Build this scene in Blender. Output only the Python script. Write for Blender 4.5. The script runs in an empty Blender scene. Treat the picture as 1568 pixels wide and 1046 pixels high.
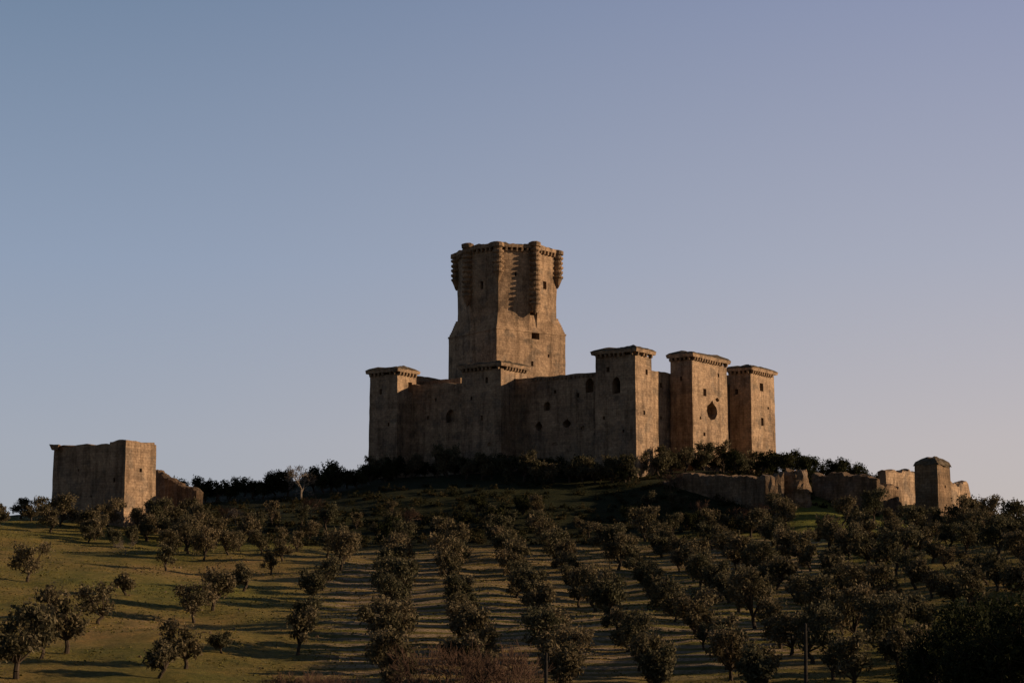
import bpy, bmesh, math, random
import numpy as np
from mathutils import Vector, Matrix, noise as mnoise
random.seed(7); rng=np.random.default_rng(7)
scene=bpy.context.scene
F=2978.0; HOR=950.0; PITCH=math.atan((HOR-523)/F)
cp,sp=math.cos(PITCH),math.sin(PITCH)
def ray(px,py):
    a=(px-784)/F; b=(523-py)/F
    y=cp-sp*b; z=sp+cp*b
    return Vector((a/y,1.0,z/y))
def P(px,py,d): return ray(px,py)*d
BETA=math.radians(3); ELEV=math.radians(14)

# ------------------------------------------------------------ terrain function
ctrl=[]
def row(d,pts):
    for px,py in pts:
        v=P(px,py,d); ctrl.append((v.x,v.y,v.z))
row(190,[(-250,1030),(0,1036),(400,1052),(800,1056),(1200,1052),(1568,1040),(1800,1035)])
row(250,[(-200,885),(0,900),(200,918),(400,932),(800,932),(1200,922),(1568,902),(1750,895)])
row(310,[(-150,822),(0,830),(300,850),(600,852),(800,852),(1000,848),(1200,838),(1400,830),(1568,825),(1700,820)])
row(350,[(0,799),(190,808),(400,807),(600,806),(800,802),(1000,800),(1110,796),(1230,782),(1300,786),(1440,810),(1568,808)])
row(375,[(0,795),(200,778),(400,772),(600,760),(800,752),(975,744),(1110,738),(1250,748),(1400,782),(1568,802)])
row(402,[(-100,805),(0,802),(250,768),(400,758),(600,734),(800,726),(1000,722),(1200,730),(1400,768),(1568,805),(1700,815)])
for x,y,z in [(-60,440,30),(0,440,31),(50,440,30),(0,480,27),(-80,480,20),(80,480,20),(-160,400,14),(-160,480,8),(160,400,14),(160,480,8),
              (0,130,-10),(-60,130,-10),(60,130,-10),(-120,130,-10),(120,130,-10),(0,70,-7),(-80,60,-8),(80,60,-8),(0,0,-1.9),(-60,0,-3),(60,0,-3)]:
    ctrl.append((x,y,z))
C=np.array(ctrl); cx=C[:,0]/100; cy=C[:,1]/100
def phi(r2): return 0.5*r2*np.log(r2+1e-9)
A=phi((cx[:,None]-cx)**2+(cy[:,None]-cy)**2)+np.eye(len(C))*0.002
Pm=np.c_[np.ones(len(C)),cx,cy]
M=np.block([[A,Pm],[Pm.T,np.zeros((3,3))]])
sol=np.linalg.solve(M,np.r_[C[:,2],0,0,0])
tab=rng.random((256,256))
def vnoise(x,y,s,o=0):
    x=np.asarray(x)/s+o*17.3+500; y=np.asarray(y)/s+o*9.1+500
    xi=np.floor(x).astype(int); yi=np.floor(y).astype(int); fx=x-xi; fy=y-yi
    fx=fx*fx*(3-2*fx); fy=fy*fy*(3-2*fy)
    g=lambda a,b: tab[a%256,b%256]
    return (g(xi,yi)*(1-fx)+g(xi+1,yi)*fx)*(1-fy)+(g(xi,yi+1)*(1-fx)+g(xi+1,yi+1)*fx)*fy-0.5
def sstep(a,b,v):
    t=np.clip((v-a)/(b-a),0,1); return t*t*(3-2*t)
def ground(x,y):
    x=np.atleast_1d(np.asarray(x,float)); y=np.atleast_1d(np.asarray(y,float))
    X=np.clip(x,-190,190)/100; Y=np.clip(y,-30,500)/100
    z=np.zeros_like(X)
    for i in range(len(C)): z+=sol[i]*phi((X-cx[i])**2+(Y-cy[i])**2)
    z+=sol[-3]+sol[-2]*X+sol[-1]*Y
    w=(1-sstep(120,420,np.abs(x)))*(1-sstep(470,720,y))*sstep(-200,-40,y)
    far=-14+vnoise(x,y,300,3)*16
    z=z*w+far*(1-w)
    near=sstep(20,90,np.hypot(x,y))
    z+=near*(vnoise(x,y,17,1)*1.1+vnoise(x,y,6,2)*0.5+vnoise(x,y,2.3,4)*0.22)
    return z
def gz(x,y): return float(ground(x,y)[0])

# ------------------------------------------------------------ materials
def newmat(name):
    m=bpy.data.materials.new(name); m.use_nodes=True
    nt=m.node_tree; b=nt.nodes['Principled BSDF']; b.inputs['Roughness'].default_value=0.95
    b.inputs['Specular IOR Level'].default_value=0.1
    return m,nt,b
def N(nt,t,**k):
    n=nt.nodes.new(t)
    for a,v in k.items():
        if a in n.inputs.keys(): n.inputs[a].default_value=v
        else: setattr(n,a,v)
    return n
def noisen(nt,vec,scale,detail=4,rough=.6):
    n=nt.nodes.new('ShaderNodeTexNoise'); n.inputs['Scale'].default_value=scale
    n.inputs['Detail'].default_value=detail; n.inputs['Roughness'].default_value=rough
    nt.links.new(vec,n.inputs['Vector']); return n.outputs['Fac']
def ramp(nt,fac,stops):
    r=nt.nodes.new('ShaderNodeValToRGB'); e=r.color_ramp.elements
    while len(e)<len(stops): e.new(0.5)
    for i,(p,c) in enumerate(stops): e[i].position=p; e[i].color=(*c,1)
    nt.links.new(fac,r.inputs['Fac']); return r.outputs['Color']
def mix(nt,fac,a,b,mode='MIX'):
    m=nt.nodes.new('ShaderNodeMix'); m.data_type='RGBA'; m.blend_type=mode
    for s,v in ((m.inputs[0],fac),(m.inputs[6],a),(m.inputs[7],b)):
        if isinstance(v,(int,float)): s.default_value=v
        elif isinstance(v,tuple): s.default_value=(*v,1)
        else: nt.links.new(v,s)
    return m.outputs[2]

def stone(name,base,dark,light,rough_bump=1.0):
    m,nt,b=newmat(name)
    tc=N(nt,'ShaderNodeTexCoord'); geo=N(nt,'ShaderNodeNewGeometry'); pos=geo.outputs['Position']
    big=noisen(nt,pos,0.16,6,.7)
    mp=N(nt,'ShaderNodeMapping'); mp.inputs['Scale'].default_value=(0.8,0.8,0.1); nt.links.new(pos,mp.inputs['Vector'])
    streak=noisen(nt,mp.outputs['Vector'],0.9,5,.7)
    mp2=N(nt,'ShaderNodeMapping'); mp2.inputs['Scale'].default_value=(0.15,0.15,1.1); nt.links.new(pos,mp2.inputs['Vector'])
    band=noisen(nt,mp2.outputs['Vector'],0.6,4,.6)
    fine=noisen(nt,pos,1.7,6,.8)
    patch=noisen(nt,pos,0.33,3,.5)
    br=N(nt,'ShaderNodeTexBrick'); nt.links.new(tc.outputs['UV'],br.inputs['Vector'])
    br.inputs['Scale'].default_value=1.0; br.inputs['Brick Width'].default_value=0.95; br.inputs['Row Height'].default_value=0.5
    br.inputs['Mortar Size'].default_value=0.045; br.inputs['Mortar Smooth'].default_value=0.3
    br.inputs['Color1'].default_value=(1,1,1,1); br.inputs['Color2'].default_value=(.6,.6,.62,1); br.inputs['Mortar'].default_value=(.5,.48,.45,1)
    col=ramp(nt,big,[(.32,dark),(.5,base),(.66,light)])
    gfac=ramp(nt,patch,[(.54,(0,0,0)),(.62,(.6,.6,.6))])
    col=mix(nt,gfac,col,(.23,.19,.15))
    st=ramp(nt,streak,[(.36,(.42,.40,.38)),(.54,(1,1,1))])
    col=mix(nt,.75,col,st,'MULTIPLY')
    bd=ramp(nt,band,[(.38,(.74,.73,.72)),(.6,(1.12,1.1,1.08))])
    col=mix(nt,.7,col,bd,'MULTIPLY')
    col=mix(nt,.6,col,br.outputs['Color'],'MULTIPLY')
    fr=ramp(nt,fine,[(.32,(.5,.48,.46)),(.6,(1.25,1.23,1.2))])
    col=mix(nt,.8,col,fr,'MULTIPLY')
    nt.links.new(col,b.inputs['Base Color'])
    bm=N(nt,'ShaderNodeBump'); bm.inputs['Strength'].default_value=.7*rough_bump; bm.inputs['Distance'].default_value=.18
    nt.links.new(fine,bm.inputs['Height'])
    b2=N(nt,'ShaderNodeBump'); b2.inputs['Strength'].default_value=.5; b2.inputs['Distance'].default_value=.07
    nt.links.new(br.outputs['Color'],b2.inputs['Height']); nt.links.new(bm.outputs['Normal'],b2.inputs['Normal'])
    nt.links.new(b2.outputs['Normal'],b.inputs['Normal'])
    return m
M_STONE=stone('granite_masonry',(.43,.315,.215),(.30,.22,.155),(.50,.37,.25))
M_KEEP=stone('keep_granite_masonry',(.46,.33,.22),(.33,.24,.165),(.52,.38,.255))
M_RUIN=stone('rubble_masonry',(.26,.185,.12),(.15,.11,.075),(.36,.25,.16),1.8)
M_ROOF=stone('weathered_cap_stone',(.14,.115,.08),(.08,.07,.05),(.2,.16,.11),1.5)

def ground_mat():
    m,nt,b=newmat('hillside_grass_and_soil')
    geo=N(nt,'ShaderNodeNewGeometry'); pos=geo.outputs['Position']
    n1=noisen(nt,pos,0.035,5,.6); n2=noisen(nt,pos,0.3,6,.75); n3=noisen(nt,pos,2.0,6,.8)
    grass=ramp(nt,n1,[(.35,(.14,.132,.036)),(.5,(.205,.162,.053)),(.66,(.275,.195,.085))])
    g2=ramp(nt,n2,[(.3,(.5,.6,.45)),(.5,(.95,.95,.9)),(.7,(1.4,1.2,1.05))])
    col=mix(nt,.9,grass,g2,'MULTIPLY')
    a3=N(nt,'ShaderNodeAttribute'); a3.attribute_name='lush'
    col=mix(nt,a3.outputs['Fac'],col,ramp(nt,n2,[(.35,(.09,.11,.022)),(.65,(.19,.19,.038))]))
    at=N(nt,'ShaderNodeAttribute'); at.attribute_name='tilled'
    mp=N(nt,'ShaderNodeMapping'); mp.inputs['Rotation'].default_value=(0,0,math.radians(4)); nt.links.new(pos,mp.inputs['Vector'])
    wv=N(nt,'ShaderNodeTexWave'); wv.bands_direction='Y'; wv.inputs['Scale'].default_value=0.10; wv.inputs['Distortion'].default_value=2.4
    wv.inputs['Detail'].default_value=4; wv.inputs['Detail Scale'].default_value=.5; nt.links.new(mp.outputs['Vector'],wv.inputs['Vector'])
    strip=ramp(nt,wv.outputs['Fac'],[(.3,(0,0,0)),(.6,(1,1,1))])
    mm=N(nt,'ShaderNodeMath',operation='MULTIPLY'); nt.links.new(strip,mm.inputs[0]); nt.links.new(at.outputs['Fac'],mm.inputs[1])
    soil=ramp(nt,n3,[(.3,(.22,.165,.10)),(.65,(.40,.31,.20))])
    col=mix(nt,mm.outputs[0],col,soil)
    a2=N(nt,'ShaderNodeAttribute'); a2.attribute_name='scrub_shade'  # dark scrub colour, with the slope's shade painted into it as well
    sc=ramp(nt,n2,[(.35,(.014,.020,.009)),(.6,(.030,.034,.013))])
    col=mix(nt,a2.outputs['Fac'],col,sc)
    f=ramp(nt,n3,[(.32,(.45,.45,.42)),(.62,(1.25,1.22,1.2))])
    col=mix(nt,.85,col,f,'MULTIPLY')
    nt.links.new(col,b.inputs['Base Color'])
    bm=N(nt,'ShaderNodeBump'); bm.inputs['Strength'].default_value=.9; bm.inputs['Distance'].default_value=.3
    nt.links.new(n3,bm.inputs['Height']); nt.links.new(bm.outputs['Normal'],b.inputs['Normal'])
    return m
def leaf_mat(name,a,bc,c):
    m,nt,b=newmat(name)
    at=N(nt,'ShaderNodeAttribute'); at.attribute_name='tint'
    oi=N(nt,'ShaderNodeObjectInfo')
    col=ramp(nt,at.outputs['Fac'],[(0,a),(.5,bc),(1,c)])
    v=ramp(nt,oi.outputs['Random'],[(0,(.7,.76,.68)),(1,(1.25,1.12,1.0))])
    col=mix(nt,1.0,col,v,'MULTIPLY')
    nt.links.new(col,b.inputs['Base Color'])
    tr=N(nt,'ShaderNodeBsdfTranslucent'); nt.links.new(col,tr.inputs['Color'])
    ms=N(nt,'ShaderNodeMixShader'); ms.inputs[0].default_value=.22
    out=[n for n in nt.nodes if n.type=='OUTPUT_MATERIAL'][0]
    nt.links.new(b.outputs[0],ms.inputs[1]); nt.links.new(tr.outputs[0],ms.inputs[2]); nt.links.new(ms.outputs[0],out.inputs[0])
    return m
M_OLIVE=leaf_mat('olive_foliage',(.058,.056,.032),(.108,.098,.062),(.185,.16,.11))
M_OAK=leaf_mat('dark_evergreen_foliage',(.014,.018,.009),(.028,.034,.015),(.052,.055,.024))
M_SCRUB=leaf_mat('scrub_foliage',(.014,.017,.008),(.032,.032,.014),(.07,.055,.028))
M_GRASS=leaf_mat('grass_blades',(.10,.105,.028),(.16,.14,.045),(.23,.175,.08))
def bark(name,c1,c2):
    m,nt,b=newmat(name); geo=N(nt,'ShaderNodeNewGeometry')
    n=noisen(nt,geo.outputs['Position'],3,4,.7)
    nt.links.new(ramp(nt,n,[(.3,c1),(.7,c2)]),b.inputs['Base Color']); return m
M_BARK=bark('olive_bark',(.04,.03,.022),(.09,.07,.05))
M_BARE=bark('bare_branch_bark',(.16,.13,.10),(.26,.22,.17))
M_REDB=bark('reddish_twig_bark',(.075,.046,.032),(.15,.095,.065))
M_POLE=bark('weathered_pole_timber',(.02,.018,.016),(.045,.04,.036))

# ------------------------------------------------------------ ground sheet
def axis(lo,hi,step,flo,fhi):
    out=list(np.arange(flo,fhi+1e-6,step)); s=step; v=fhi
    while v<hi: s*=1.18; v+=s; out.append(v)
    s=step; v=flo
    while v>lo: s*=1.18; v-=s; out.insert(0,v)
    return np.array(out)
xs=axis(-4500,4500,.85,-125,125); ys=axis(-1500,7000,.85,165,420)
GX,GY=np.meshgrid(xs,ys); Z=ground(GX.ravel(),GY.ravel())
nx,ny=len(xs),len(ys)
idx=np.arange(nx*ny).reshape(ny,nx)
quads=np.stack([idx[:-1,:-1],idx[:-1,1:],idx[1:,1:],idx[1:,:-1]],-1).reshape(-1,4)
def mesh_np(name,verts,quads,mats,matidx=None,tint=None,smooth=False,uv=None):
    me=bpy.data.meshes.new(name); nv=len(verts); nf=len(quads); k=quads.shape[1]
    me.vertices.add(nv); me.vertices.foreach_set('co',np.asarray(verts,np.float32).ravel())
    me.loops.add(nf*k); me.loops.foreach_set('vertex_index',quads.astype(np.int32).ravel())
    me.polygons.add(nf); me.polygons.foreach_set('loop_start',np.arange(0,nf*k,k,dtype=np.int32))
    me.polygons.foreach_set('loop_total',np.full(nf,k,np.int32))
    for m in mats: me.materials.append(m)
    if matidx is not None: me.polygons.foreach_set('material_index',np.asarray(matidx,np.int32))
    me.update(calc_edges=True)
    if tint is not None:
        a=me.attributes.new('tint','FLOAT','FACE'); a.data.foreach_set('value',np.asarray(tint,np.float32))
    me.polygons.foreach_set('use_smooth',np.full(nf,smooth)); me.update()
    return me
def addobj(name,me,parent=None,loc=(0,0,0),rz=0,sc=1):
    o=bpy.data.objects.new(name,me); scene.collection.objects.link(o)
    o.location=loc; o.rotation_euler=(0,0,rz)
    o.scale=(sc,sc,sc) if not hasattr(sc,'__len__') else sc
    if parent: o.parent=parent
    return o
gx,gy=GX.ravel(),GY.ravel()
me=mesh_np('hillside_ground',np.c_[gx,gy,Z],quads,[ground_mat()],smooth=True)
def scrub_shade_fac(x,y):  # mask by position: scrub cover plus the shade painted on the slope
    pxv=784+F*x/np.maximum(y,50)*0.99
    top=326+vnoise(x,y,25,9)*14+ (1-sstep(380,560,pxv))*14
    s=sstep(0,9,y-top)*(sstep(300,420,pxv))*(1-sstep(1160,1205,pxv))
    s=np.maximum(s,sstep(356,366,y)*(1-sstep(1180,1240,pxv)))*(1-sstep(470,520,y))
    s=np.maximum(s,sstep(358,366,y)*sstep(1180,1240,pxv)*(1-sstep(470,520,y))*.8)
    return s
pxv=784+F*gx/np.maximum(gy,50)*0.99
til=sstep(440,600,pxv)*(1-sstep(1180,1330,pxv))*(1-sstep(316,330,gy))*sstep(190,215,gy)*.85
til=np.clip(til*(0.6+1.5*np.clip(vnoise(gx,gy,22,7)+.35,0,1)),0,.95)
scr_shade=scrub_shade_fac(gx,gy)
scr_shade=np.maximum(scr_shade,(1-sstep(176,190,gy))*sstep(90,120,gy)*.8)
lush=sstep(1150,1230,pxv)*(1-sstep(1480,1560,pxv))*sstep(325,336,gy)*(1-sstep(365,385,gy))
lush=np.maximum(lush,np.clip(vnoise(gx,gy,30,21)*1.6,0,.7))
for nm,arr in (('tilled',til),('scrub_shade',np.clip(scr_shade*.97,0,1)),('lush',lush)):
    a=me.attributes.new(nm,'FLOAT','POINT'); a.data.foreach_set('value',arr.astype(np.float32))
addobj('hillside_ground',me)

# ------------------------------------------------------------ masonry builders
def poly_offset(poly,o):
    n=len(poly); out=[]
    for i in range(n):
        a,b,c=Vector(poly[i-1]),Vector(poly[i]),Vector(poly[(i+1)%n])
        d1=(b-a).normalized(); d2=(c-b).normalized()
        n1=Vector((d1.y,-d1.x)); n2=Vector((d2.y,-d2.x))
        k=(n1+n2); k=k/ max(1e-6,(1+n1.dot(n2)))
        out.append(b+k*o)
    return out
def ccw(poly):
    s=sum(poly[i][0]*poly[(i+1)%len(poly)][1]-poly[(i+1)%len(poly)][0]*poly[i][1] for i in range(len(poly)))
    return [Vector(p) for p in (poly if s>0 else poly[::-1])]
def loft(name,rings,mat,parent,cell=1.3,jit=.05,topn=0.0,cutters=(),vstep=1.6):
    bm=bmesh.new(); uvl=bm.loops.layers.uv.new('UVMap')
    n=len(rings[0][0]); segs=[max(1,int(round((rings[0][0][(i+1)%n]-rings[0][0][i]).length/cell))) for i in range(n)]
    lv=[]
    for r in range(len(rings)-1):
        (p0,z0),(p1,z1)=rings[r],rings[r+1]
        k=max(1,int(round(abs(z1-z0)/vstep)))
        for j in range(k): lv.append((p0,z0,p1,z1,j/k))
    lv.append((rings[-1][0],rings[-1][1],rings[-1][0],rings[-1][1],0))
    grid=[]; us=[]
    for li,(p0,z0,p1,z1,t) in enumerate(lv):
        pts=[]; u=0; ul=[]
        for i in range(n):
            a=p0[i].lerp(p1[i],t); b=p0[(i+1)%n].lerp(p1[(i+1)%n],t); L=(b-a).length
            for s in range(segs[i]):
                q=a.lerp(b,s/segs[i]); z=z0+(z1-z0)*t
                v=Vector((q.x,q.y,z)); nv=mnoise.noise_vector(v*.9)*jit*1.6
                if li==len(lv)-1 and topn: nv.z+=(mnoise.noise(Vector((q.x*.35,q.y*.35,3)))*1.3+mnoise.noise(Vector((q.x*1.1,q.y*1.1,3)))*.6)*topn
                pts.append(bm.verts.new(v+nv)); ul.append(u+L*s/segs[i])
            u+=L
        ul.append(u); grid.append(pts); us.append(ul)
    m=len(grid[0])
    for l in range(len(grid)-1):
        for i in range(m):
            vs=[grid[l][i],grid[l][(i+1)%m],grid[l+1][(i+1)%m],grid[l+1][i]]
            f=bm.faces.new(vs)
            for lp,uu in zip(f.loops,[us[l][i],us[l][i+1],us[l][i+1],us[l][i]]): lp[uvl].uv=(uu,lp.vert.co.z)
    for g in (grid[0][::-1],grid[-1]):
        c=sum((v.co for v in g),Vector())/len(g); cv=bm.verts.new(c)
        for i in range(len(g)):
            f=bm.faces.new([g[i],g[(i+1)%len(g)],cv])
            for lp in f.loops: lp[uvl].uv=(lp.vert.co.x,lp.vert.co.y)
    bmesh.ops.recalc_face_normals(bm,faces=bm.faces)
    me=bpy.data.meshes.new(name); bm.to_mesh(me); bm.free(); me.materials.append(mat)
    o=addobj(name,me,parent)
    if cutters: o=cut(o,cutters)
    return o
def cut(o,cutters):
    bm=bmesh.new()
    for (c,nrm,w,h,dep,shape) in cutters:
        nrm=nrm.normalized(); t=Vector((-nrm.y,nrm.x,0)); up=Vector((0,0,1))
        if shape=='rect': prof=[(-1,-1),(1,-1),(1,1),(-1,1)]
        elif shape=='arch': prof=[(-1,-1),(1,-.9),(1,.35),(.6,.82),(0,1.0),(-.72,.72),(-1.1,.25)]
        else: prof=[(-.25,-1),(.5,-.85),(1,-.3),(.85,.25),(.35,.6),(.1,1),(-.3,.65),(-.9,.3),(-1,-.15),(-.7,-.7)]
        fr=[bm.verts.new(c+t*(x*w/2)+up*(z*h/2)+nrm*.8) for x,z in prof]
        bk=[bm.verts.new(c+t*(x*w/2*.8)+up*(z*h/2*.85)-nrm*dep) for x,z in prof]
        n=len(fr); bm.faces.new(fr); bm.faces.new(bk[::-1])
        for i in range(n): bm.faces.new([fr[i],bk[i],bk[(i+1)%n],fr[(i+1)%n]])
    bmesh.ops.recalc_face_normals(bm,faces=bm.faces)
    me=bpy.data.meshes.new('c'); bm.to_mesh(me); bm.free()
    co=bpy.data.objects.new('c',me); scene.collection.objects.link(co)
    md=o.modifiers.new('b','BOOLEAN'); md.operation='DIFFERENCE'; md.object=co; md.solver='EXACT'
    bpy.context.view_layer.update()
    dg=bpy.context.evaluated_depsgraph_get()
    nm=bpy.data.meshes.new_from_object(o.evaluated_get(dg))
    if len(nm.polygons)>10:
        o.modifiers.clear(); o.data=nm
    else: o.modifiers.clear()
    bpy.data.objects.remove(co); return o
def hit(px,py,p0,nrm):
    r=ray(px,py); t=nrm.dot(p0)/nrm.dot(r); return r*t
def opening(px,py,w,h,p0,nrm,dep=1.6,shape='rect'):
    c=hit(px,py,p0,nrm); s=c.y/F
    t=Vector((-nrm.y,nrm.x,0)); fx=abs(t.x)
    return (c,nrm,w*s/max(.35,fx),h*s,dep,shape)
def boxes_mesh(name,items,mat,parent):
    V=[];Q=[]
    for c,t,w,d,h in items:
        n=Vector((t.y,-t.x,0)); b=len(V)
        for sz in (-1,1):
            for a,e in ((-1,-1),(1,-1),(1,1),(-1,1)):
                k=.55 if (sz<0 and e>0) else 1
                V.append(c+t*(a*w/2)+n*(e*d/2*(k if e>0 else 1))+Vector((0,0,sz*h/2)))
        Q+= [(b,b+3,b+2,b+1),(b+4,b+5,b+6,b+7)]+[(b+i,b+(i+1)%4,b+4+(i+1)%4,b+4+i) for i in range(4)]
    me=mesh_np(name,np.array([tuple(v) for v in V]),np.array(Q),[mat])
    return addobj(name,me,parent)
def corbels(name,poly,ztop,mat,parent,sp=1.0,out=.5,h=.75):
    items=[]; n=len(poly)
    for i in range(n):
        a,b=poly[i],poly[(i+1)%n]; L=(b-a).length; t2=(b-a).normalized(); k=max(2,int(L/sp))
        t=Vector((t2.x,t2.y,0)); nn=Vector((t.y,-t.x,0))
        for j in range(k):
            if random.random()<.08: continue
            q=a.lerp(b,(j+.5)/k)
            items.append((Vector((q.x,q.y,ztop-h/2))+nn*(out/2-.05),t,.42*random.uniform(.8,1.15),out+.1,h*random.uniform(.8,1)))
    return boxes_mesh(name,items,mat,parent)
ANG=math.radians(35)
def boxpoly(px,py,d,pxL,pxR,ang=ANG):
    c,s=math.cos(ang),math.sin(ang)
    v=P(px,py,d); kL=ray(pxL,py).x; kR=ray(pxR,py).x
    lu=(v.x-kL*v.y)/(c+kL*s); lv=(kR*v.y-v.x)/(s-kR*c)
    Nn=Vector((v.x,v.y)); U=Vector((-c,s)); V=Vector((s,c))
    return [Nn,Nn+V*lv,Nn+U*lu+V*lv,Nn+U*lu],U,V,lu,lv
def tower(name,px,d,pxL,pxR,pytop,zbase,parent,cutsL=(),cutsR=(),mat=None,cap=True,ang=ANG,minv=None,topn=.12):
    mat=mat or M_STONE
    poly,U,V,lu,lv=boxpoly(px,(pytop+60),d,pxL,pxR,ang)
    zt=P(px,pytop,d).z; poly=ccw(poly)
    Nn=P(px,pytop+60,d)
    nL=Vector((-math.sin(ang),-math.cos(ang),0)); nR=Vector((math.cos(ang),-math.sin(ang),0))
    cl=[opening(*c[:4],Nn,nL,*c[4:]) for c in cutsL]+[opening(*c[:4],Nn,nR,*c[4:]) for c in cutsR]
    body_top=zt-(1.5 if cap else 0)
    loft(name+'_body',[(poly_offset(poly,.35),zbase),(poly_offset(poly,.12),zbase+ (body_top-zbase)*.35),(poly,body_top)],mat,parent,cutters=cl,topn=0 if cap else topn)
    if cap:
        corbels(name+'_corbels',poly,zt-1.0,mat,parent,h=.7,out=.6)
        p2=poly_offset(poly,.6)
        loft(name+'_cornice',[(p2,zt-.99),(poly_offset(poly,.75),zt-.3)],mat,parent,jit=.08,topn=.15,cell=.9)
        loft(name+'_cap',[(poly_offset(poly,.78),zt-.34),(poly_offset(poly,.2),zt+.05),(poly_offset(poly,-1.2),zt+.4)],M_ROOF,parent,jit=.12,topn=.4,cell=.8)
    return poly,U,V,zt
def wall(name,p0,p1,thick,ztop,zbase,mat,parent,rag=.12,cutters=(),cell=1.2,jit=.06):
    p0=Vector(p0[:2]);p1=Vector(p1[:2]); L=(p1-p0).length; t=(p1-p0)/L; n=Vector((t.y,-t.x))
    if not hasattr(ztop,'__len__'): ztop=[(0,ztop),(1,ztop)]
    tt=[a for a,_ in ztop]; zz=[b for _,b in ztop]
    k=max(2,int(L/cell)); lev=10
    bm=bmesh.new(); uvl=bm.loops.layers.uv.new('UVMap')
    G={}
    for i in range(k+1):
        q=p0.lerp(p1,i/k); zt=float(np.interp(i/k,tt,zz))
        zt+=rag*(mnoise.noise(Vector((q.x*.3,q.y*.3,7)))*1.4+mnoise.noise(Vector((q.x*1.3,q.y*1.3,5)))*.8)
        prof=[]
        for l in range(lev+1): prof.append((0,zbase+(zt-zbase)*l/lev))
        prof.append((.5,zt+rag*.3)); 
        for l in range(lev,-1,-1): prof.append((1,zbase+(zt-zbase)*l/lev))
        for j,(w,z) in enumerate(prof):
            v=Vector((q.x-n.x*thick*w,q.y-n.y*thick*w,z)); v+=mnoise.noise_vector(v*.9)*jit*1.6
            G[i,j]=bm.verts.new(v)
    m=2*lev+3
    for i in range(k):
        for j in range(m):
            j2=(j+1)%m
            f=bm.faces.new([G[i,j],G[i+1,j],G[i+1,j2],G[i,j2]])
            for lp,u in zip(f.loops,(i,i+1,i+1,i)): lp[uvl].uv=(u*L/k,lp.vert.co.z)
    bm.faces.new([G[0,j] for j in range(m)]); bm.faces.new([G[k,j] for j in range(m)][::-1])
    bmesh.ops.recalc_face_normals(bm,faces=bm.faces)
    me=bpy.data.meshes.new(name); bm.to_mesh(me); bm.free(); me.materials.append(mat)
    o=addobj(name,me,parent)
    if cutters: cut(o,cutters)
    return o
def empty(name):
    e=bpy.data.objects.new(name,None); scene.collection.objects.link(e); return e

# ------------------------------------------------------------ castle
castle=empty('stone_castle')
ZB=22
nL=Vector((-math.sin(ANG),-math.cos(ANG),0)); nR=Vector((math.cos(ANG),-math.sin(ANG),0))
pT2,U,V,z2=tower('corner_tower',973,385,912,998,531,ZB,castle,cutsL=[(944,590,12,28,3.0,'arch'),(931,566,5,8),(925,640,3,6),(955,660,3,5),(930,700,9,7,.25,'breach')],cutsR=[(990,570,4,9),(986,632,3,7)])
N2=P(973,600,385); N2=Vector((N2.x,N2.y))
def on_left(px,off,py=600,U=U,V=V):
    b=N2+V*off; k=ray(px,py).x; l=(b.x-k*b.y)/(math.cos(ANG)+k*math.sin(ANG)); return b+U*l
def on_right(px,off,py=600,U=U,V=V):
    b=N2+U*off; k=ray(px,py).x; l=(k*b.y-b.x)/(math.sin(ANG)-k*math.cos(ANG)); return b+V*l
e1=on_left(767,0); e0=on_left(608,0)
tower('mid_tower',767,e1.y,707,806,553,ZB,castle,cutsL=[(745,582,4,10),(738,640,3,8),(722,610,3,6),(750,680,8,8,.25,'breach')])
tower('west_tower',608,e0.y,566,637,562,ZB,castle,cutsL=[(583,600,4,9),(595,650,3,6)],cutsR=[(628,593,6,16,1.4)])
e3=on_right(1060,0); e4=on_right(1150,0)
tower('long_tower',1060,e3.y,1027,1113,539,ZB,castle,cutsR=[(1079,601,6,12),(1090,628,20,33,3.5,'breach'),(1098,612,8,8,.5,'breach'),(1078,665,4,6),(1089,680,5,5),(1072,640,3,5),(1100,575,3,6)],cutsL=[(1043,580,3,7)])
tower('east_tower',1150,e4.y,1118,1186,560,ZB,castle,cutsR=[(1166,593,7,13),(1167,646,5,13),(1176,625,3,4)],cutsL=[(1128,600,5,9)])
SB=5.0
wl=Vector((*on_left(860,SB),0)); zt_a=P(910,571,on_left(910,SB).y).z; zt_b=P(812,578,on_left(812,SB).y).z
wallcuts=[opening(868,648,13,15,wl,nL,2.6,'breach'),opening(903,590,12,24,wl,nL,2.4,'arch'),opening(825,652,11,16,wl,nL,2.6,'breach'),opening(838,622,10,15,wl,nL,1.5,'arch'),opening(850,600,4,6,wl,nL),opening(885,605,4,7,wl,nL),opening(893,655,9,9,wl,nL,.3,'breach'),opening(850,680,12,6,wl,nL,.25,'breach')]
wall('curtain_wall_front',on_left(770,SB),on_left(960,SB),2.8,[(0,zt_b),(1,zt_a)],ZB,M_STONE,castle,cutters=wallcuts,rag=.2)
zt_c=P(705,588,on_left(705,SB).y).z; zt_d=P(640,588,on_left(640,SB).y).z
wl2=Vector((*on_left(680,SB),0))
wall('curtain_wall_west',on_left(620,SB),on_left(740,SB),2.6,[(0,zt_d),(1,zt_c)],ZB,M_STONE,castle,cutters=[opening(690,637,14,22,wl2,nL,1.0,'arch'),opening(655,640,3,6,wl2,nL),opening(667,612,3,6,wl2,nL)],rag=.25)
wall('curtain_wall_inner_west',on_left(640,SB+7),on_left(705,SB+7),2.0,P(670,582,on_left(670,SB+7).y).z,ZB,M_STONE,castle,rag=.25)
RB=5.6
z5=P(1010,571,on_right(1010,RB).y).z; z6=P(1120,588,on_right(1120,RB).y).z
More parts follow.
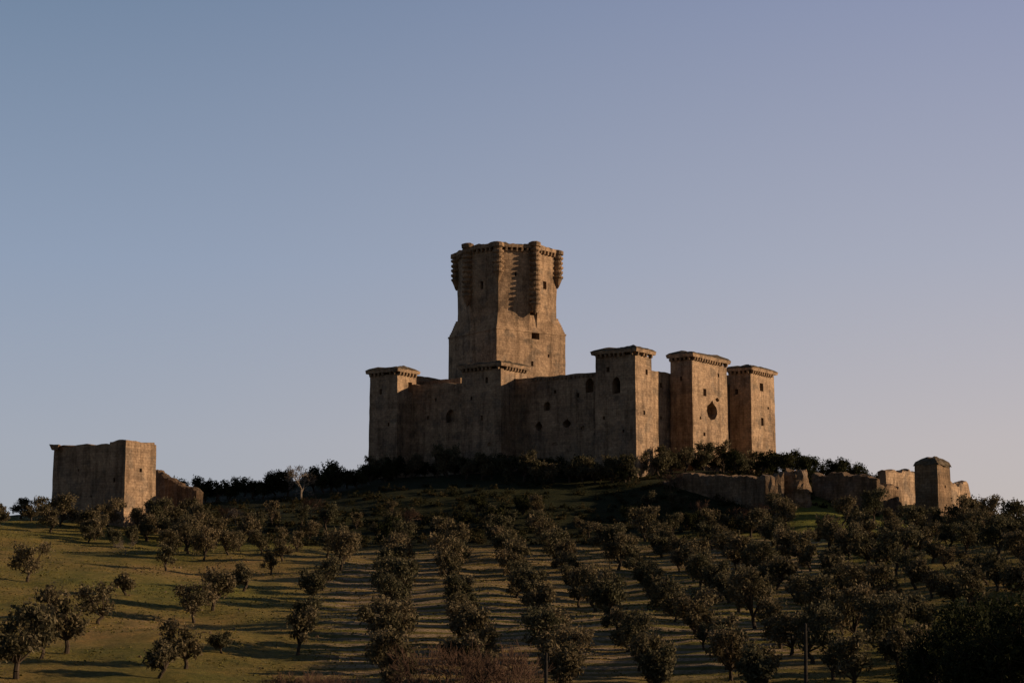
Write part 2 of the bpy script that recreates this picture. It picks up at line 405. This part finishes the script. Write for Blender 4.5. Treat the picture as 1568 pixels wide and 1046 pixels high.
wall('curtain_wall_east',on_right(990,RB),on_right(1160,RB),2.6,[(0,z5),(.35,z5+.6),(.5,z6),(1,z6-.5)],ZB,M_STONE,castle,rag=.15,
     cutters=[opening(1125,642,9,18,Vector((*on_right(1125,RB),0)),nR,2.2),opening(1012,590,4,8,Vector((*on_right(1012,RB),0)),nR),opening(1012,640,3,6,Vector((*on_right(1012,RB),0)),nR)])
bk=N2+U*62+V*48
fr=N2+V*50
wall('curtain_wall_back',bk,fr,2.6,54,ZB,M_STONE,castle); wall('curtain_wall_back_west',N2+U*64+V*4,bk,2.6,54,ZB,M_STONE,castle)
def strip(name,a,b,z0,z1):
    a=Vector(a);b=Vector(b); L=(b-a).length; t=Vector((*((b-a)/L),0)); nn=Vector((t.y,-t.x,0)); items=[]
    k=int(L/1.0)
    for j in range(k):
        f=(j+.5)/k; q=a.lerp(b,f); items.append((Vector((q.x,q.y,z0+(z1-z0)*f-.55))-nn*-.2,t,.4,.5,.6))
    boxes_mesh(name,items,M_STONE,castle)
strip('wall_corbels',on_left(812,SB),on_left(910,SB),zt_b,zt_a)

# ---- keep
KD=440.0; KC3=P(776,600,KD); KC=Vector((KC3.x,KC3.y))
S=(P(786,600,KD)-P(776,600,KD)).length/10
def kp(th,r): 
    t=math.radians(th); return KC+Vector((math.sin(t),-math.cos(t)))*(r*S)
T0=-9.5
def ring(a,b): return [kp(T0+45*i,a if i%2==0 else b) for i in range(8)]
sq8=ring(91,91*.70711)
oc_lo=ring(80,65.5); oc_mid=ring(77,71.5); oc8b=ring(79.5,73)
cc=ccw
dfront=sq8[0].y
zk_ledge=P(761,502,dfront).z; zk_top=P(768,371,oc8b[0].y).z; zk_up=P(765,478,dfront).z; zk_m=P(768,452,dfront).z
nKR=Vector((math.sin(math.radians(T0+45)),-math.cos(math.radians(T0+45)),0))
pk=Vector((*sq8[0],0))
loft('keep_base',[(cc(sq8),ZB),(cc(sq8),zk_ledge)],M_KEEP,castle,cutters=[opening(815,557,4,8,pk,nKR),opening(820,512,13,16,pk,nKR,3.0),opening(840,545,3,5,pk,nKR)])
loft('keep_ledge',[(cc(ring(92.3,92.3*.7071)),zk_ledge-.22),(cc(ring(92,92*.7071)),zk_ledge+.18)],M_KEEP,castle,jit=.04)
nst=7
for s in range(nst):
    r0=90-(90-79)*s/nst
    za=zk_ledge+.2+(zk_up-zk_ledge)*s/nst; zb=zk_ledge+.2+(zk_up-zk_ledge)*(s+1)/nst
    loft('keep_batter_step',[(cc(ring(r0,64.2-.1*s)),za-.02*s),(cc(ring(r0-.5,64.1-.1*s)),zb)],M_KEEP,castle,jit=.04)
def fn(a,b):
    e=(b-a).normalized(); n=Vector((e.y,-e.x,0)); return n if n.y<0 else -n
nU2=fn(oc8b[1],oc8b[2]); nU0=fn(oc8b[7],oc8b[0])
aw=math.radians(T0+45)
loft('keep_upper_body',[(cc(oc_lo),zk_ledge),(cc(ring(77,66.5)),zk_up-1.5),(cc(oc_mid),zk_m),(cc(oc8b),zk_top-1.5)],M_KEEP,castle,
     cutters=[opening(835,437,6,13,Vector((*oc8b[1],0)),nU2),opening(737,437,5,13,Vector((*oc8b[0],0)),nU0),opening(790,420,3,6,Vector((*oc8b[0],0)),fn(oc8b[0],oc8b[1])),
              opening(817,494,13,34,Vector((*ring(77,66)[1],0)),Vector((math.sin(aw),-math.cos(aw),0)),3.0)])
ptop=cc(oc8b)
corbels('keep_corbels',ptop,zk_top-1.0,M_KEEP,castle,sp=1.1,out=.7,h=.9)
loft('keep_cornice',[(poly_offset(ptop,.55),zk_top-1.0),(poly_offset(ptop,.6),zk_top-.15)],M_KEEP,castle,topn=.45,cell=.9,jit=.08)
loft('keep_cap',[(poly_offset(ptop,.35),zk_top-.25),(poly_offset(ptop,-1.5),zk_top+.4)],M_ROOF,castle,topn=.8,cell=.9,jit=.1)
def garita(name,c2,r,zb,zt,parent):
    prof=[(0.12,zb),(.35,zb+.5),(.6*r,zb+1.2),(.95*r,zb+2.2)]
    z=zb+2.2
    while z<zt-1.6:
        prof+=[(1.14*r,z+.12),(1.14*r,z+.5),(.82*r,z+.62),(.82*r,z+.85)]; z+=.97*1.15
    prof+=[(1.0*r,z+.3),(1.2*r,zt-.9),(1.22*r,zt),(.7*r,zt+.25),(.05,zt+.35)]
    seg=14; V=[];Q=[]
    for (rr,z) in prof:
        for k in range(seg):
            a=2*math.pi*k/seg; v=Vector((c2.x+rr*math.cos(a),c2.y+rr*math.sin(a),z)); v+=mnoise.noise_vector(v*1.2)*.12; V.append(tuple(v))
    for i in range(len(prof)-1):
        for k in range(seg): Q.append((i*seg+k,i*seg+(k+1)%seg,(i+1)*seg+(k+1)%seg,(i+1)*seg+k))
    addobj(name,mesh_np(name,np.array(V),np.array(Q),[M_KEEP]),parent)
bots=[432,482,442,440,450,440,446,470]
for i in range(8):
    c=oc8b[i]
    garita('keep_bartizan',kp(T0+45*i,79 if i%2==0 else 73.5),1.15,P(c.x/c.y*F+784,bots[i],c.y).z,zk_top+[-.2,.4,-.3,.1,.1,.3,-.35,.5][i],castle)

# ------------------------------------------------------------ outlying works
bt=empty('ruined_wall_tower')
AB=math.radians(33)
tower('bastion',191,352,81,238,677,8,bt,mat=M_STONE,cap=False,ang=AB,topn=.3,cutsL=[(175,735,4,7,.8),(120,720,3,4,.8),(140,760,3,4,.8)],cutsR=[(215,720,3,6,.8)])
bp,_,_,_,_=boxpoly(191,737,352,81,238,AB)
zt=P(191,677,352).z
pr=[bp[0]+Vector((-.1,.35)),bp[1]+Vector((-.3,-.1)),bp[1].lerp(bp[2],.22),bp[0].lerp(bp[3],.22)]
loft('parapet_remnant',[(cc(pr),zt-.5),(cc(pr),zt+.35)],M_STONE,bt,topn=.25,cell=.8)
q=P(84,690,352+9)
loft('corner_corbel',[(cc([Vector((q.x+a*.5,q.y+b*.5)) for a,b in ((-1,-1),(1,-1),(1,1),(-1,1))]),P(84,689,361).z),(cc([Vector((q.x+a*.9,q.y+b*.9)) for a,b in ((-1,-1),(1,-1),(1,1),(-1,1))]),P(84,681,361).z)],M_STONE,bt,cell=.6)

def rwall(name,pts,thick,base,mat=M_RUIN,rag=.5):
    e=empty(name)
    for i in range(len(pts)-1):
        a=P(*pts[i]);b=P(*pts[i+1])
        wall('masonry_length',(a.x,a.y),(b.x,b.y),thick,[(0,a.z),(1,b.z)],base,mat,e,rag=rag,cell=.6,jit=.18)
    return e
rwall('ruined_outer_wall',[(236,722,374),(262,736,366),(300,752,357)],1.4,12)
rwall('ruined_outer_wall',[(1010,744,376),(1046,726,369),(1110,729,361),(1172,733,351)],2.2,10,M_RUIN,.6)
rwall('ruined_outer_wall',[(1172,733,351),(1200,722,352)],2.4,10,M_RUIN,.9)
rwall('ruined_outer_wall',[(1243,730,368),(1290,724,362),(1335,735,356)],2.0,10,M_RUIN,.8)
rwall('ruined_outer_wall',[(1335,750,358),(1362,742,362),(1380,748,365)],2.0,10,M_RUIN,1.1)
rwall('ruined_outer_wall',[(1357,720,376),(1380,724,380),(1403,722,385)],1.8,10,M_STONE,.6)
rwall('low_stone_wall',[(20,803,352),(75,810,346),(130,820,341)],1.0,8,M_STONE,.35)
rt=empty('ruined_round_turret')
c=P(1220,730,354)
circ=lambda r,n=11:[Vector((c.x+r*(1+.12*math.sin(k*2.3))*math.cos(2*math.pi*k/n),c.y+1.5+r*math.sin(2*math.pi*k/n))) for k in range(n)]
loft('turret_shell',[(circ(3.0),10),(circ(2.7),P(1220,745,354).z),(circ(2.0),P(1220,718,354).z)],M_RUIN,rt,topn=1.6,cell=.7,jit=.38,vstep=.7)
tw=empty('ruined_watchtower')
tower('shaft',1437,350,1402,1456,708,8,tw,mat=M_RUIN,cap=False,topn=.6,cutsR=[(1447,745,3,5,.8)])
wp,_,_,_,_=boxpoly(1437,750,350,1402,1456); wp=cc(wp); zt=P(1437,708,350).z
loft('rounded_cap',[(poly_offset(wp,.2),zt-.4),(poly_offset(wp,-.1),zt+.3),(poly_offset(wp,-.9),zt+.9),(poly_offset(wp,-1.7),zt+1.25)],M_ROOF,tw,topn=.3,cell=.7,jit=.16,vstep=.5)
rwall('ruined_outer_wall',[(1452,740,355),(1482,742,364),(1489,762,367)],1.8,8,M_STONE,.7)
rwall('ruined_outer_wall',[(1489,765,364),(1500,768,365),(1510,778,366),(1530,800,368)],1.8,8,M_RUIN,.8)

# ------------------------------------------------------------ vegetation
def tube(V,Q,p0,p1,r0,r1,n=5):
    d=(p1-p0); 
    if d.length<1e-5: return
    d.normalize(); a=d.orthogonal().normalized(); b=d.cross(a); base=len(V)
    for p,r in ((p0,r0),(p1,r1)):
        for k in range(n):
            t=2*math.pi*k/n; V.append(tuple(p+a*(r*math.cos(t))+b*(r*math.sin(t))))
    for k in range(n): Q.append((base+k,base+(k+1)%n,base+n+(k+1)%n,base+n+k))
def leaves(centers,sizes,r):
    n=len(centers); a=r.normal(size=(n,3)); a/=np.linalg.norm(a,axis=1)[:,None]
    b=r.normal(size=(n,3)); b-=a*(a*b).sum(1)[:,None]; b/=np.linalg.norm(b,axis=1)[:,None]
    s=sizes[:,None]; asp=0.55
    return np.stack([centers-a*s-b*s*asp*.4,centers-a*s*.1-b*s*asp,centers+a*s+b*s*asp*.2,centers+a*s*.1+b*s*asp],1).reshape(-1,3)
def tree_mesh(name,seed,leafm,barkm,H=4.6,R=2.5,nl=10,lpl=150,ls=(.12,.26),trunk=1.2,low=.35,tr=.2):
    r=np.random.default_rng(seed); random.seed(seed)
    V=[];Q=[]
    lean=Vector((r.normal()*.3,r.normal()*.3,0))
    fork=Vector((0,0,trunk))+lean; mid=Vector((r.normal()*.12,r.normal()*.12,trunk*.5))+lean*.3
    tube(V,Q,Vector((0,0,-.6)),mid,tr*1.4,tr*1.05,7); tube(V,Q,mid,fork,tr*1.05,tr*.9,7)
    cen=[];tint=[];sz=[]; off=Vector((r.normal()*.4,r.normal()*.4,0))
    for i in range(nl):
        th=2*math.pi*(i+r.random()*.8)/nl*2.4; rad=R*.68*math.sqrt(r.random()); 
        zz=H*(low+ (1-low)*.85*r.random()**.8)
        zz=min(zz,H*(1-.35*(rad/R)**2)-.3)
        lc=Vector((rad*math.cos(th),rad*math.sin(th),zz))+off; lr=R*r.uniform(.22,.46)
        m=fork.lerp(lc,.5)+Vector((r.normal()*.15,r.normal()*.15,-.1))
        tube(V,Q,fork,m,tr*.55,tr*.36,5); tube(V,Q,m,lc,tr*.36,tr*.1,5)
        for j in range(4):
            e=lc+Vector(tuple(r.normal(size=3))).normalized()*lr*1.0; tube(V,Q,lc.lerp(m,.3),e,tr*.14,.012,3)
        k=int(lpl*(lr/R/.33)**2*.9)+20
        d=r.normal(size=(k,3)); d/=np.linalg.norm(d,axis=1)[:,None]
        rr=lr*(r.random(k)**.5)*(1+.4*np.sin(d[:,0]*5+seed)*np.sin(d[:,2]*4+i))
        p=np.array(lc)+d*rr[:,None]*np.array([1,1,.9])
        cen.append(p); base=r.uniform(.15,.85); tint.append(np.clip(base+r.normal(size=k)*.18,0,1)); sz.append(r.uniform(*ls,size=k))
    for s in range(int(nl*1.6)):
        th=r.uniform(0,6.28); rad=R*.85*math.sqrt(r.random()); b0=Vector((rad*math.cos(th),rad*math.sin(th),H*r.uniform(.55,.85)))+off
        L=r.uniform(.5,1.1); dd=Vector((math.cos(th)*.35*rad/R+r.normal()*.2,math.sin(th)*.35*rad/R+r.normal()*.2,1)).normalized()
        tube(V,Q,b0,b0+dd*L,.02,.008,3)
        k=12; tt=r.random(k); p=np.array(b0)+np.outer(tt*L,np.array(dd))+r.normal(size=(k,3))*.09
        cen.append(p); tint.append(np.clip(.55+r.normal(size=k)*.25,0,1)); sz.append(r.uniform(ls[0]*.7,ls[1]*.75,size=k))
    cen=np.vstack(cen);tint=np.concatenate(tint);sz=np.concatenate(sz)
    LV=leaves(cen,sz,r); nb=len(V); 
    LQ=(np.arange(len(cen)*4).reshape(-1,4)+nb)
    verts=np.vstack([np.array(V),LV]); q=np.vstack([np.array(Q),LQ])
    return mesh_np(name,verts,q,[barkm,leafm],np.r_[np.zeros(len(Q)),np.ones(len(LQ))],np.r_[np.full(len(Q),.5),tint])
olives=[tree_mesh('olive_tree_mesh',100+i,M_OLIVE,M_BARK,H=4.2+.5*(i%4),R=2.1+.28*(i%4),nl=9+i%6,lpl=150,low=.3,trunk=1.0) for i in range(11)]
oaks=[tree_mesh('holm_oak_mesh',200+i,M_OAK,M_BARK,H=5,R=3.0,nl=13,lpl=180,trunk=.9,low=.25) for i in range(4)]
bigoaks=[tree_mesh('large_holm_oak_mesh',230+i,M_OAK,M_BARK,H=8,R=4.2,nl=22,lpl=330,trunk=1.6,low=.22,ls=(.09,.2),tr=.3) for i in range(3)]
def bare_mesh(name,seed,mat,H=6,r0=.16,depth=6,spread=.55,kids=3):
    random.seed(seed); V=[];Q=[]
    def grow(p,d,L,r,k):
        q=p+d*L; tube(V,Q,p,q,r,r*.7,4 if k>2 else 3)
        if k==0: return
        for j in range(kids if k>1 else kids+1):
            nd=(d+Vector((random.gauss(0,spread),random.gauss(0,spread),random.gauss(.08,spread*.7)))).normalized()
            grow(q if j else p.lerp(q,.75),nd,L*random.uniform(.62,.86),max(.018,r*.62),k-1)
    grow(Vector((0,0,-.4)),Vector((0,0,1)),H*.26,r0,depth)
    return mesh_np(name,np.array(V),np.array(Q),[mat])
bares=[bare_mesh('bare_tree_mesh',300+i,M_BARE,H=7) for i in range(2)]
thick=[]
for i in range(3):
    V=[];Q=[]; random.seed(400+i)
    for s in range(9):
        def grow(p,d,L,r,k):
            q=p+d*L; tube(V,Q,p,q,r,r*.7,3)
            if k==0: return
            for j in range(3):
                nd=(d+Vector((random.gauss(0,.42),random.gauss(0,.42),random.gauss(.15,.3)))).normalized(); grow(q,nd,L*random.uniform(.6,.9),max(.014,r*.65),k-1)
        a=random.random()*6.28; rr=random.random()*1.4
        grow(Vector((rr*math.cos(a),rr*math.sin(a),-.3)),Vector((math.cos(a)*.35,math.sin(a)*.35,1)).normalized(),1.3,.05,4)
    thick.append(mesh_np('thicket_mesh',np.array(V),np.array(Q),[M_REDB]))
random.seed(11)
PL=[]
def plant(name,meshes,x,y,sc,sz=None,dz=0):
    s=(sc,sc*random.uniform(.9,1.1),sc*(sz or random.uniform(.85,1.18))); PL.append((x,y))
    return addobj(name,random.choice(meshes),None,(x,y,gz(x,y)+dz-.05),random.uniform(0,6.28),s)
def atpx(px,d): return ray(px,850).x*d
DD=np.arange(186,372,1.0)
def standing(px,py):
    r=ray(px,py); zg=ground(r.x*DD,DD); k=np.where(r.z*DD<=zg)[0]
    d=DD[k[0]] if len(k) else 300.0
    return r.x*d,d
for px,py,s in [(42,892,.95),(195,912,.75),(150,958,1.0),(100,1000,1.25),(25,1040,1.25),(370,905,.85),(325,935,1.05),(298,955,.9),(283,1025,1.0),(240,1040,.9),(472,925,.9),(468,965,1.0),(455,1005,.95),
                (310,860,.9),(255,875,.85),(262,850,.85),(415,880,.8),(432,860,.8),(495,905,.95),(350,850,.85),(520,875,1.1),(535,855,.9),(500,855,.85),(455,845,.8),(175,835,.7),(135,832,.7),(340,1000,.6),(600,1000,1.0),(400,850,.8),(290,848,.8),(60,1010,.9)]:
    x,y=standing(px,py); plant('olive_tree',olives,x,y,s)
for n in range(-16,26):
    Y=182.0+random.uniform(0,3)
    while Y<345:
        x=-3.7+n*8.5-0.06*(Y-205)+random.gauss(0,.65); y=Y+random.gauss(0,.9); px=784+F*x/y
        Y+=6.4
        if abs(x)>125: continue
        lim=330 if px<1180 else 338
        keep=True
        if px<0: keep=random.random()<.2
        elif px<535: keep=y>312 and random.random()<.35
        elif y>lim: keep=False
        if px>1180 and px<1420 and y>315: keep=random.random()<.3
        if random.random()<.06: keep=False
        if keep and min([math.hypot(x-a,y-b) for a,b in PL[-60:]]+[9])<2.2: keep=False
        if keep: plant('olive_tree',olives,x,y,random.choice([.65,.8,.9,.95,1.0,1.05,1.12]))
for px,d in [(250,335),(310,340),(330,328),(395,345),(415,352),(460,350),(500,348),(545,350),(605,345),(210,345),(150,343),(165,346),(130,341),(45,350),(30,356),(70,352),(430,330),(470,335),(270,330),(225,332),
             (245,352),(262,350),(285,355),(300,345),(240,345),(272,352),(292,350)]:
    plant('olive_tree',olives,atpx(px,d),d,random.uniform(.75,1.0))
for i in range(36):
    px=random.uniform(560,1180); d=random.uniform(333,364)
    plant(*(('olive_tree',olives) if random.random()<.6 else ('holm_oak',oaks)),atpx(px,d),d,random.uniform(.45,.8))
for px,off,s in [(575,12,1.0),(600,14,1.0),(630,13,.9),(668,14,1.2),(684,13,1.15),(712,16,.95),(738,15,1.25),(752,14,1.05),(775,16,.9),(802,17,1.15),(820,16,1.2),(848,14,1.0),(872,12,1.15),(892,12,1.2),(915,10,1.0),(938,8,1.15),(958,7,1.25),(980,-1,.9),(1012,6,1.1),(1028,6,1.15),(1050,8,.95),(1080,6,1.1),(1108,7,1.2),(1128,7,1.0),(1148,8,1.15),(1172,8,1.15)]:
    wd=(on_left(px,0).y if px<973 else 385+(px-973)*.19)-off
    wd=max(wd,376); plant('olive_tree',olives,atpx(px,wd),wd,s)
for px in range(560,970,15):
    wd=on_left(px,0).y-random.uniform(3,8); plant('holm_oak',oaks,atpx(px,wd),wd,random.uniform(.55,.82))
for px in range(1000,1200,16):
    wd=390+(px-973)*.12; plant('holm_oak',oaks,atpx(px,wd),wd,random.uniform(.5,.75))
for px,d in [(266,385),(300,386),(312,388),(350,390),(385,392),(402,390),(420,394),(440,392),(480,396),(505,394),(530,396),(553,400),(495,390),(372,398),(588,398),(598,402),(545,392),(565,398),(330,388),
             (1215,395),(1240,397),(1262,393),(1290,396),(1312,395),(1345,392),(1352,388),(1190,398),(1385,392),(1275,386),(1330,384),(1130,390),(1170,388),(1205,384),(1230,380),(1250,378)]:
    plant('holm_oak',oaks,atpx(px,d),d,random.uniform(.7,1.05))
for px,d,s in [(460,380,1.55),(1466,362,.7),(192,300,.6),(360,352,.6)]:
    plant('bare_tree',bares,atpx(px,d),d,s)
for px,d,s in [(475,170,1.1),(520,165,1.2),(690,168,1.4),(745,165,1.55),(790,172,1.2),(435,168,1.0),(1000,175,.7),(640,168,1.0),(560,168,.9),(350,355,.8),(480,356,.9),(620,352,.9),(1160,346,.9),(1140,346,.8),(1070,352,.8),(1030,368,.9),(1470,338,.9),(1545,330,.9)]:
    plant('bare_thicket',thick,atpx(px,d),d,s)
for px,d,s in [(1425,158,.95),(1480,148,1.1),(1540,146,1.3),(1600,146,1.3),(1395,166,.75),(1520,160,1.15)]:
    plant('holm_oak',bigoaks,atpx(px,d),d,s)

def scrub_shade(name,pts,rad,nleaf,mat,ls,seed):
    r=np.random.default_rng(seed); cen=[];t=[]
    z=ground(pts[:,0],pts[:,1])
    for i in range(len(pts)):
        R=rad[i]; d=r.normal(size=(nleaf,3)); d/=np.linalg.norm(d,axis=1)[:,None]; d[:,2]=np.abs(d[:,2])
        p=np.array([pts[i,0],pts[i,1],z[i]-.1])+d*(R*r.random(nleaf)**.4*(1+.3*np.sin(d[:,0]*6+i)))[:,None]*np.array([1,1,.95])
        cen.append(p); t.append(np.clip(r.uniform(.05,.85)+r.normal(size=nleaf)*.15,0,1))
    cen=np.vstack(cen); t=np.concatenate(t); LV=leaves(cen,r.uniform(*ls,size=len(cen)),r)
    addobj(name,mesh_np(name,LV,np.arange(len(cen)*4).reshape(-1,4),[mat],None,t))
r=np.random.default_rng(5); L=[]
while len(L)<640:
    px=r.uniform(230,1200); d=r.uniform(328,384)
    if px<380 and d<346: continue
    L.append((atpx(px,d),d))
L=np.array(L); scrub_shade('hillside_scrub_and_shade',L,r.uniform(.4,1.5,len(L)),95,M_SCRUB,(.12,.25),6)  # dark shrubs packed densely, also standing in for shade on the slope
L=[]
while len(L)<330:
    px=r.uniform(1100,1600); d=r.uniform(338,392)
    if 1205<px<1400 and d<355: continue
    L.append((atpx(px,d),d))
L=np.array(L); scrub_shade('wall_foot_scrub',L,r.uniform(.5,1.4,len(L)),95,M_SCRUB,(.12,.25),8)
L=np.c_[r.uniform(-70,70,240),r.uniform(140,178,240)]; scrub_shade('foreground_brush',L,r.uniform(.5,1.5,240),140,M_SCRUB,(.07,.16),9)
n=40000; gy_=170+(350-170)*r.random(n)**.9; gx_=(r.random(n)*2-1)*gy_*.29
dens=vnoise(gx_,gy_,9,11)+vnoise(gx_,gy_,3,12)*.7; m=(dens>-.15)&(scrub_shade_fac(gx_,gy_)<.3); gx_,gy_=gx_[m],gy_[m]; n=len(gx_)
h=r.uniform(.06,.22,n); zg=ground(gx_,gy_); a=r.uniform(0,6.28,n); w=r.uniform(.07,.17,n)
base=np.c_[gx_,gy_,zg-.05]; dv=np.c_[np.cos(a),np.sin(a),np.zeros(n)]*w[:,None]
tip=base+np.c_[r.normal(size=n)*.12,r.normal(size=n)*.12,h]
V=np.stack([base-dv,base+dv,tip+dv*.5,tip-dv*.6],1).reshape(-1,3)
addobj('grass_tufts',mesh_np('grass_tufts',V,np.arange(n*4).reshape(-1,4),[M_GRASS],None,np.clip(.4+dens[m]*.5+r.normal(size=n)*.12,0,1)))
n=200; sx=r.uniform(-60,25,n); sy=r.uniform(200,345,n); V=[];Q=[]
for i in range(n):
    s=r.uniform(.08,.28); z=gz(sx[i],sy[i]); b=len(V)
    for cz in (-1,1):
        for aa,bb in ((-1,-1),(1,-1),(1,1),(-1,1)): V.append((sx[i]+aa*s*r.uniform(.6,1.2)*(1 if cz<0 else .6),sy[i]+bb*s*r.uniform(.6,1.2)*(1 if cz<0 else .6),z+cz*s*.6+.05))
    Q+=[(b,b+3,b+2,b+1),(b+4,b+5,b+6,b+7)]+[(b+k,b+(k+1)%4,b+4+(k+1)%4,b+4+k) for k in range(4)]
addobj('field_stones',mesh_np('field_stones',np.array(V),np.array(Q),[M_STONE]))
for px,pt,d in [(835,1000,150),(1230,955,150)]:
    x=atpx(px,d); z=gz(x,d); top=P(px,pt,d).z; V=[];Q=[]
    tube(V,Q,Vector((0,0,-.6)),Vector((0,0,(top-z)*.5)),.17,.15,8); tube(V,Q,Vector((0,0,(top-z)*.5)),Vector((.05,0,top-z)),.15,.12,8)
    tube(V,Q,Vector((.05,0,top-z)),Vector((.05,0,top-z+.08)),.12,.01,8)
    for s in (-.28,.28):
        tube(V,Q,Vector((0.05,0,top-z-.5)),Vector((s,0,top-z-.45)),.03,.03,5); tube(V,Q,Vector((s,0,top-z-.5)),Vector((s,0,top-z-.28)),.05,.04,6)
    addobj('telegraph_pole',mesh_np('telegraph_pole',np.array(V),np.array(Q),[M_POLE]),None,(x,d,z))

# ------------------------------------------------------------ sky and sun
w=bpy.data.worlds.new('World'); scene.world=w; w.use_nodes=True; nt=w.node_tree
bg=nt.nodes['Background']; sky=nt.nodes.new('ShaderNodeTexSky'); sky.sky_type='NISHITA'; sky.sun_disc=False
sky.sun_elevation=ELEV; sky.sun_rotation=math.radians(90)-BETA
sky.altitude=400; sky.air_density=1.0; sky.dust_density=1.0; sky.ozone_density=3.0
tc=nt.nodes.new('ShaderNodeTexCoord'); sx_=nt.nodes.new('ShaderNodeSeparateXYZ'); nt.links.new(tc.outputs['Generated'],sx_.inputs[0])
K=1/.1
def sc_(c): return tuple(v*K for v in c)
away=ramp(nt,sx_.outputs['Z'],[(0,sc_((.41,.41,.44))),(.09,sc_((.39,.41,.48))),(.18,sc_((.30,.36,.48))),(.31,sc_((.18,.25,.365))),(.6,sc_((.05,.08,.135))),(1,sc_((.03,.045,.08)))])
tow=ramp(nt,sx_.outputs['Z'],[(0,sc_((.60,.51,.46))),(.09,sc_((.57,.50,.50))),(.18,sc_((.44,.44,.52))),(.31,sc_((.30,.325,.47))),(.6,sc_((.08,.10,.16))),(1,sc_((.03,.045,.08)))])
mr=nt.nodes.new('ShaderNodeMapRange'); mr.inputs['From Min'].default_value=-.3; mr.inputs['From Max'].default_value=.32; nt.links.new(sx_.outputs['X'],mr.inputs['Value'])
mr.interpolation_type='SMOOTHSTEP'
g=mix(nt,mr.outputs[0],away,tow)
mr2=nt.nodes.new('ShaderNodeMapRange'); mr2.inputs['From Min'].default_value=-.6; mr2.inputs['From Max'].default_value=.7; mr2.inputs['To Min'].default_value=.28; nt.links.new(sx_.outputs['Y'],mr2.inputs['Value'])
g=mix(nt,1.0,g,mr2.outputs[0],'MULTIPLY')
final=mix(nt,.84,sky.outputs[0],g)
nt.links.new(final,bg.inputs['Color']); bg.inputs['Strength'].default_value=.1
sd=bpy.data.lights.new('sun','SUN'); sd.energy=5.0; sd.angle=math.radians(.5); sd.color=(1,.70,.44)
so=bpy.data.objects.new('sun',sd); scene.collection.objects.link(so)
dirv=Vector((math.cos(BETA)*math.cos(ELEV),math.sin(BETA)*math.cos(ELEV),math.sin(ELEV)))
so.rotation_euler=dirv.to_track_quat('Z','Y').to_euler(); so.location=dirv*600
cam=bpy.data.cameras.new('camera'); cam.lens=36*F/1568; cam.sensor_width=36; cam.clip_end=12000; cam.clip_start=.5
co=bpy.data.objects.new('camera',cam); scene.collection.objects.link(co); co.rotation_euler=(math.pi/2+PITCH,0,0); scene.camera=co
scene.view_settings.view_transform='Standard'; scene.view_settings.look='None'; scene.view_settings.exposure=0
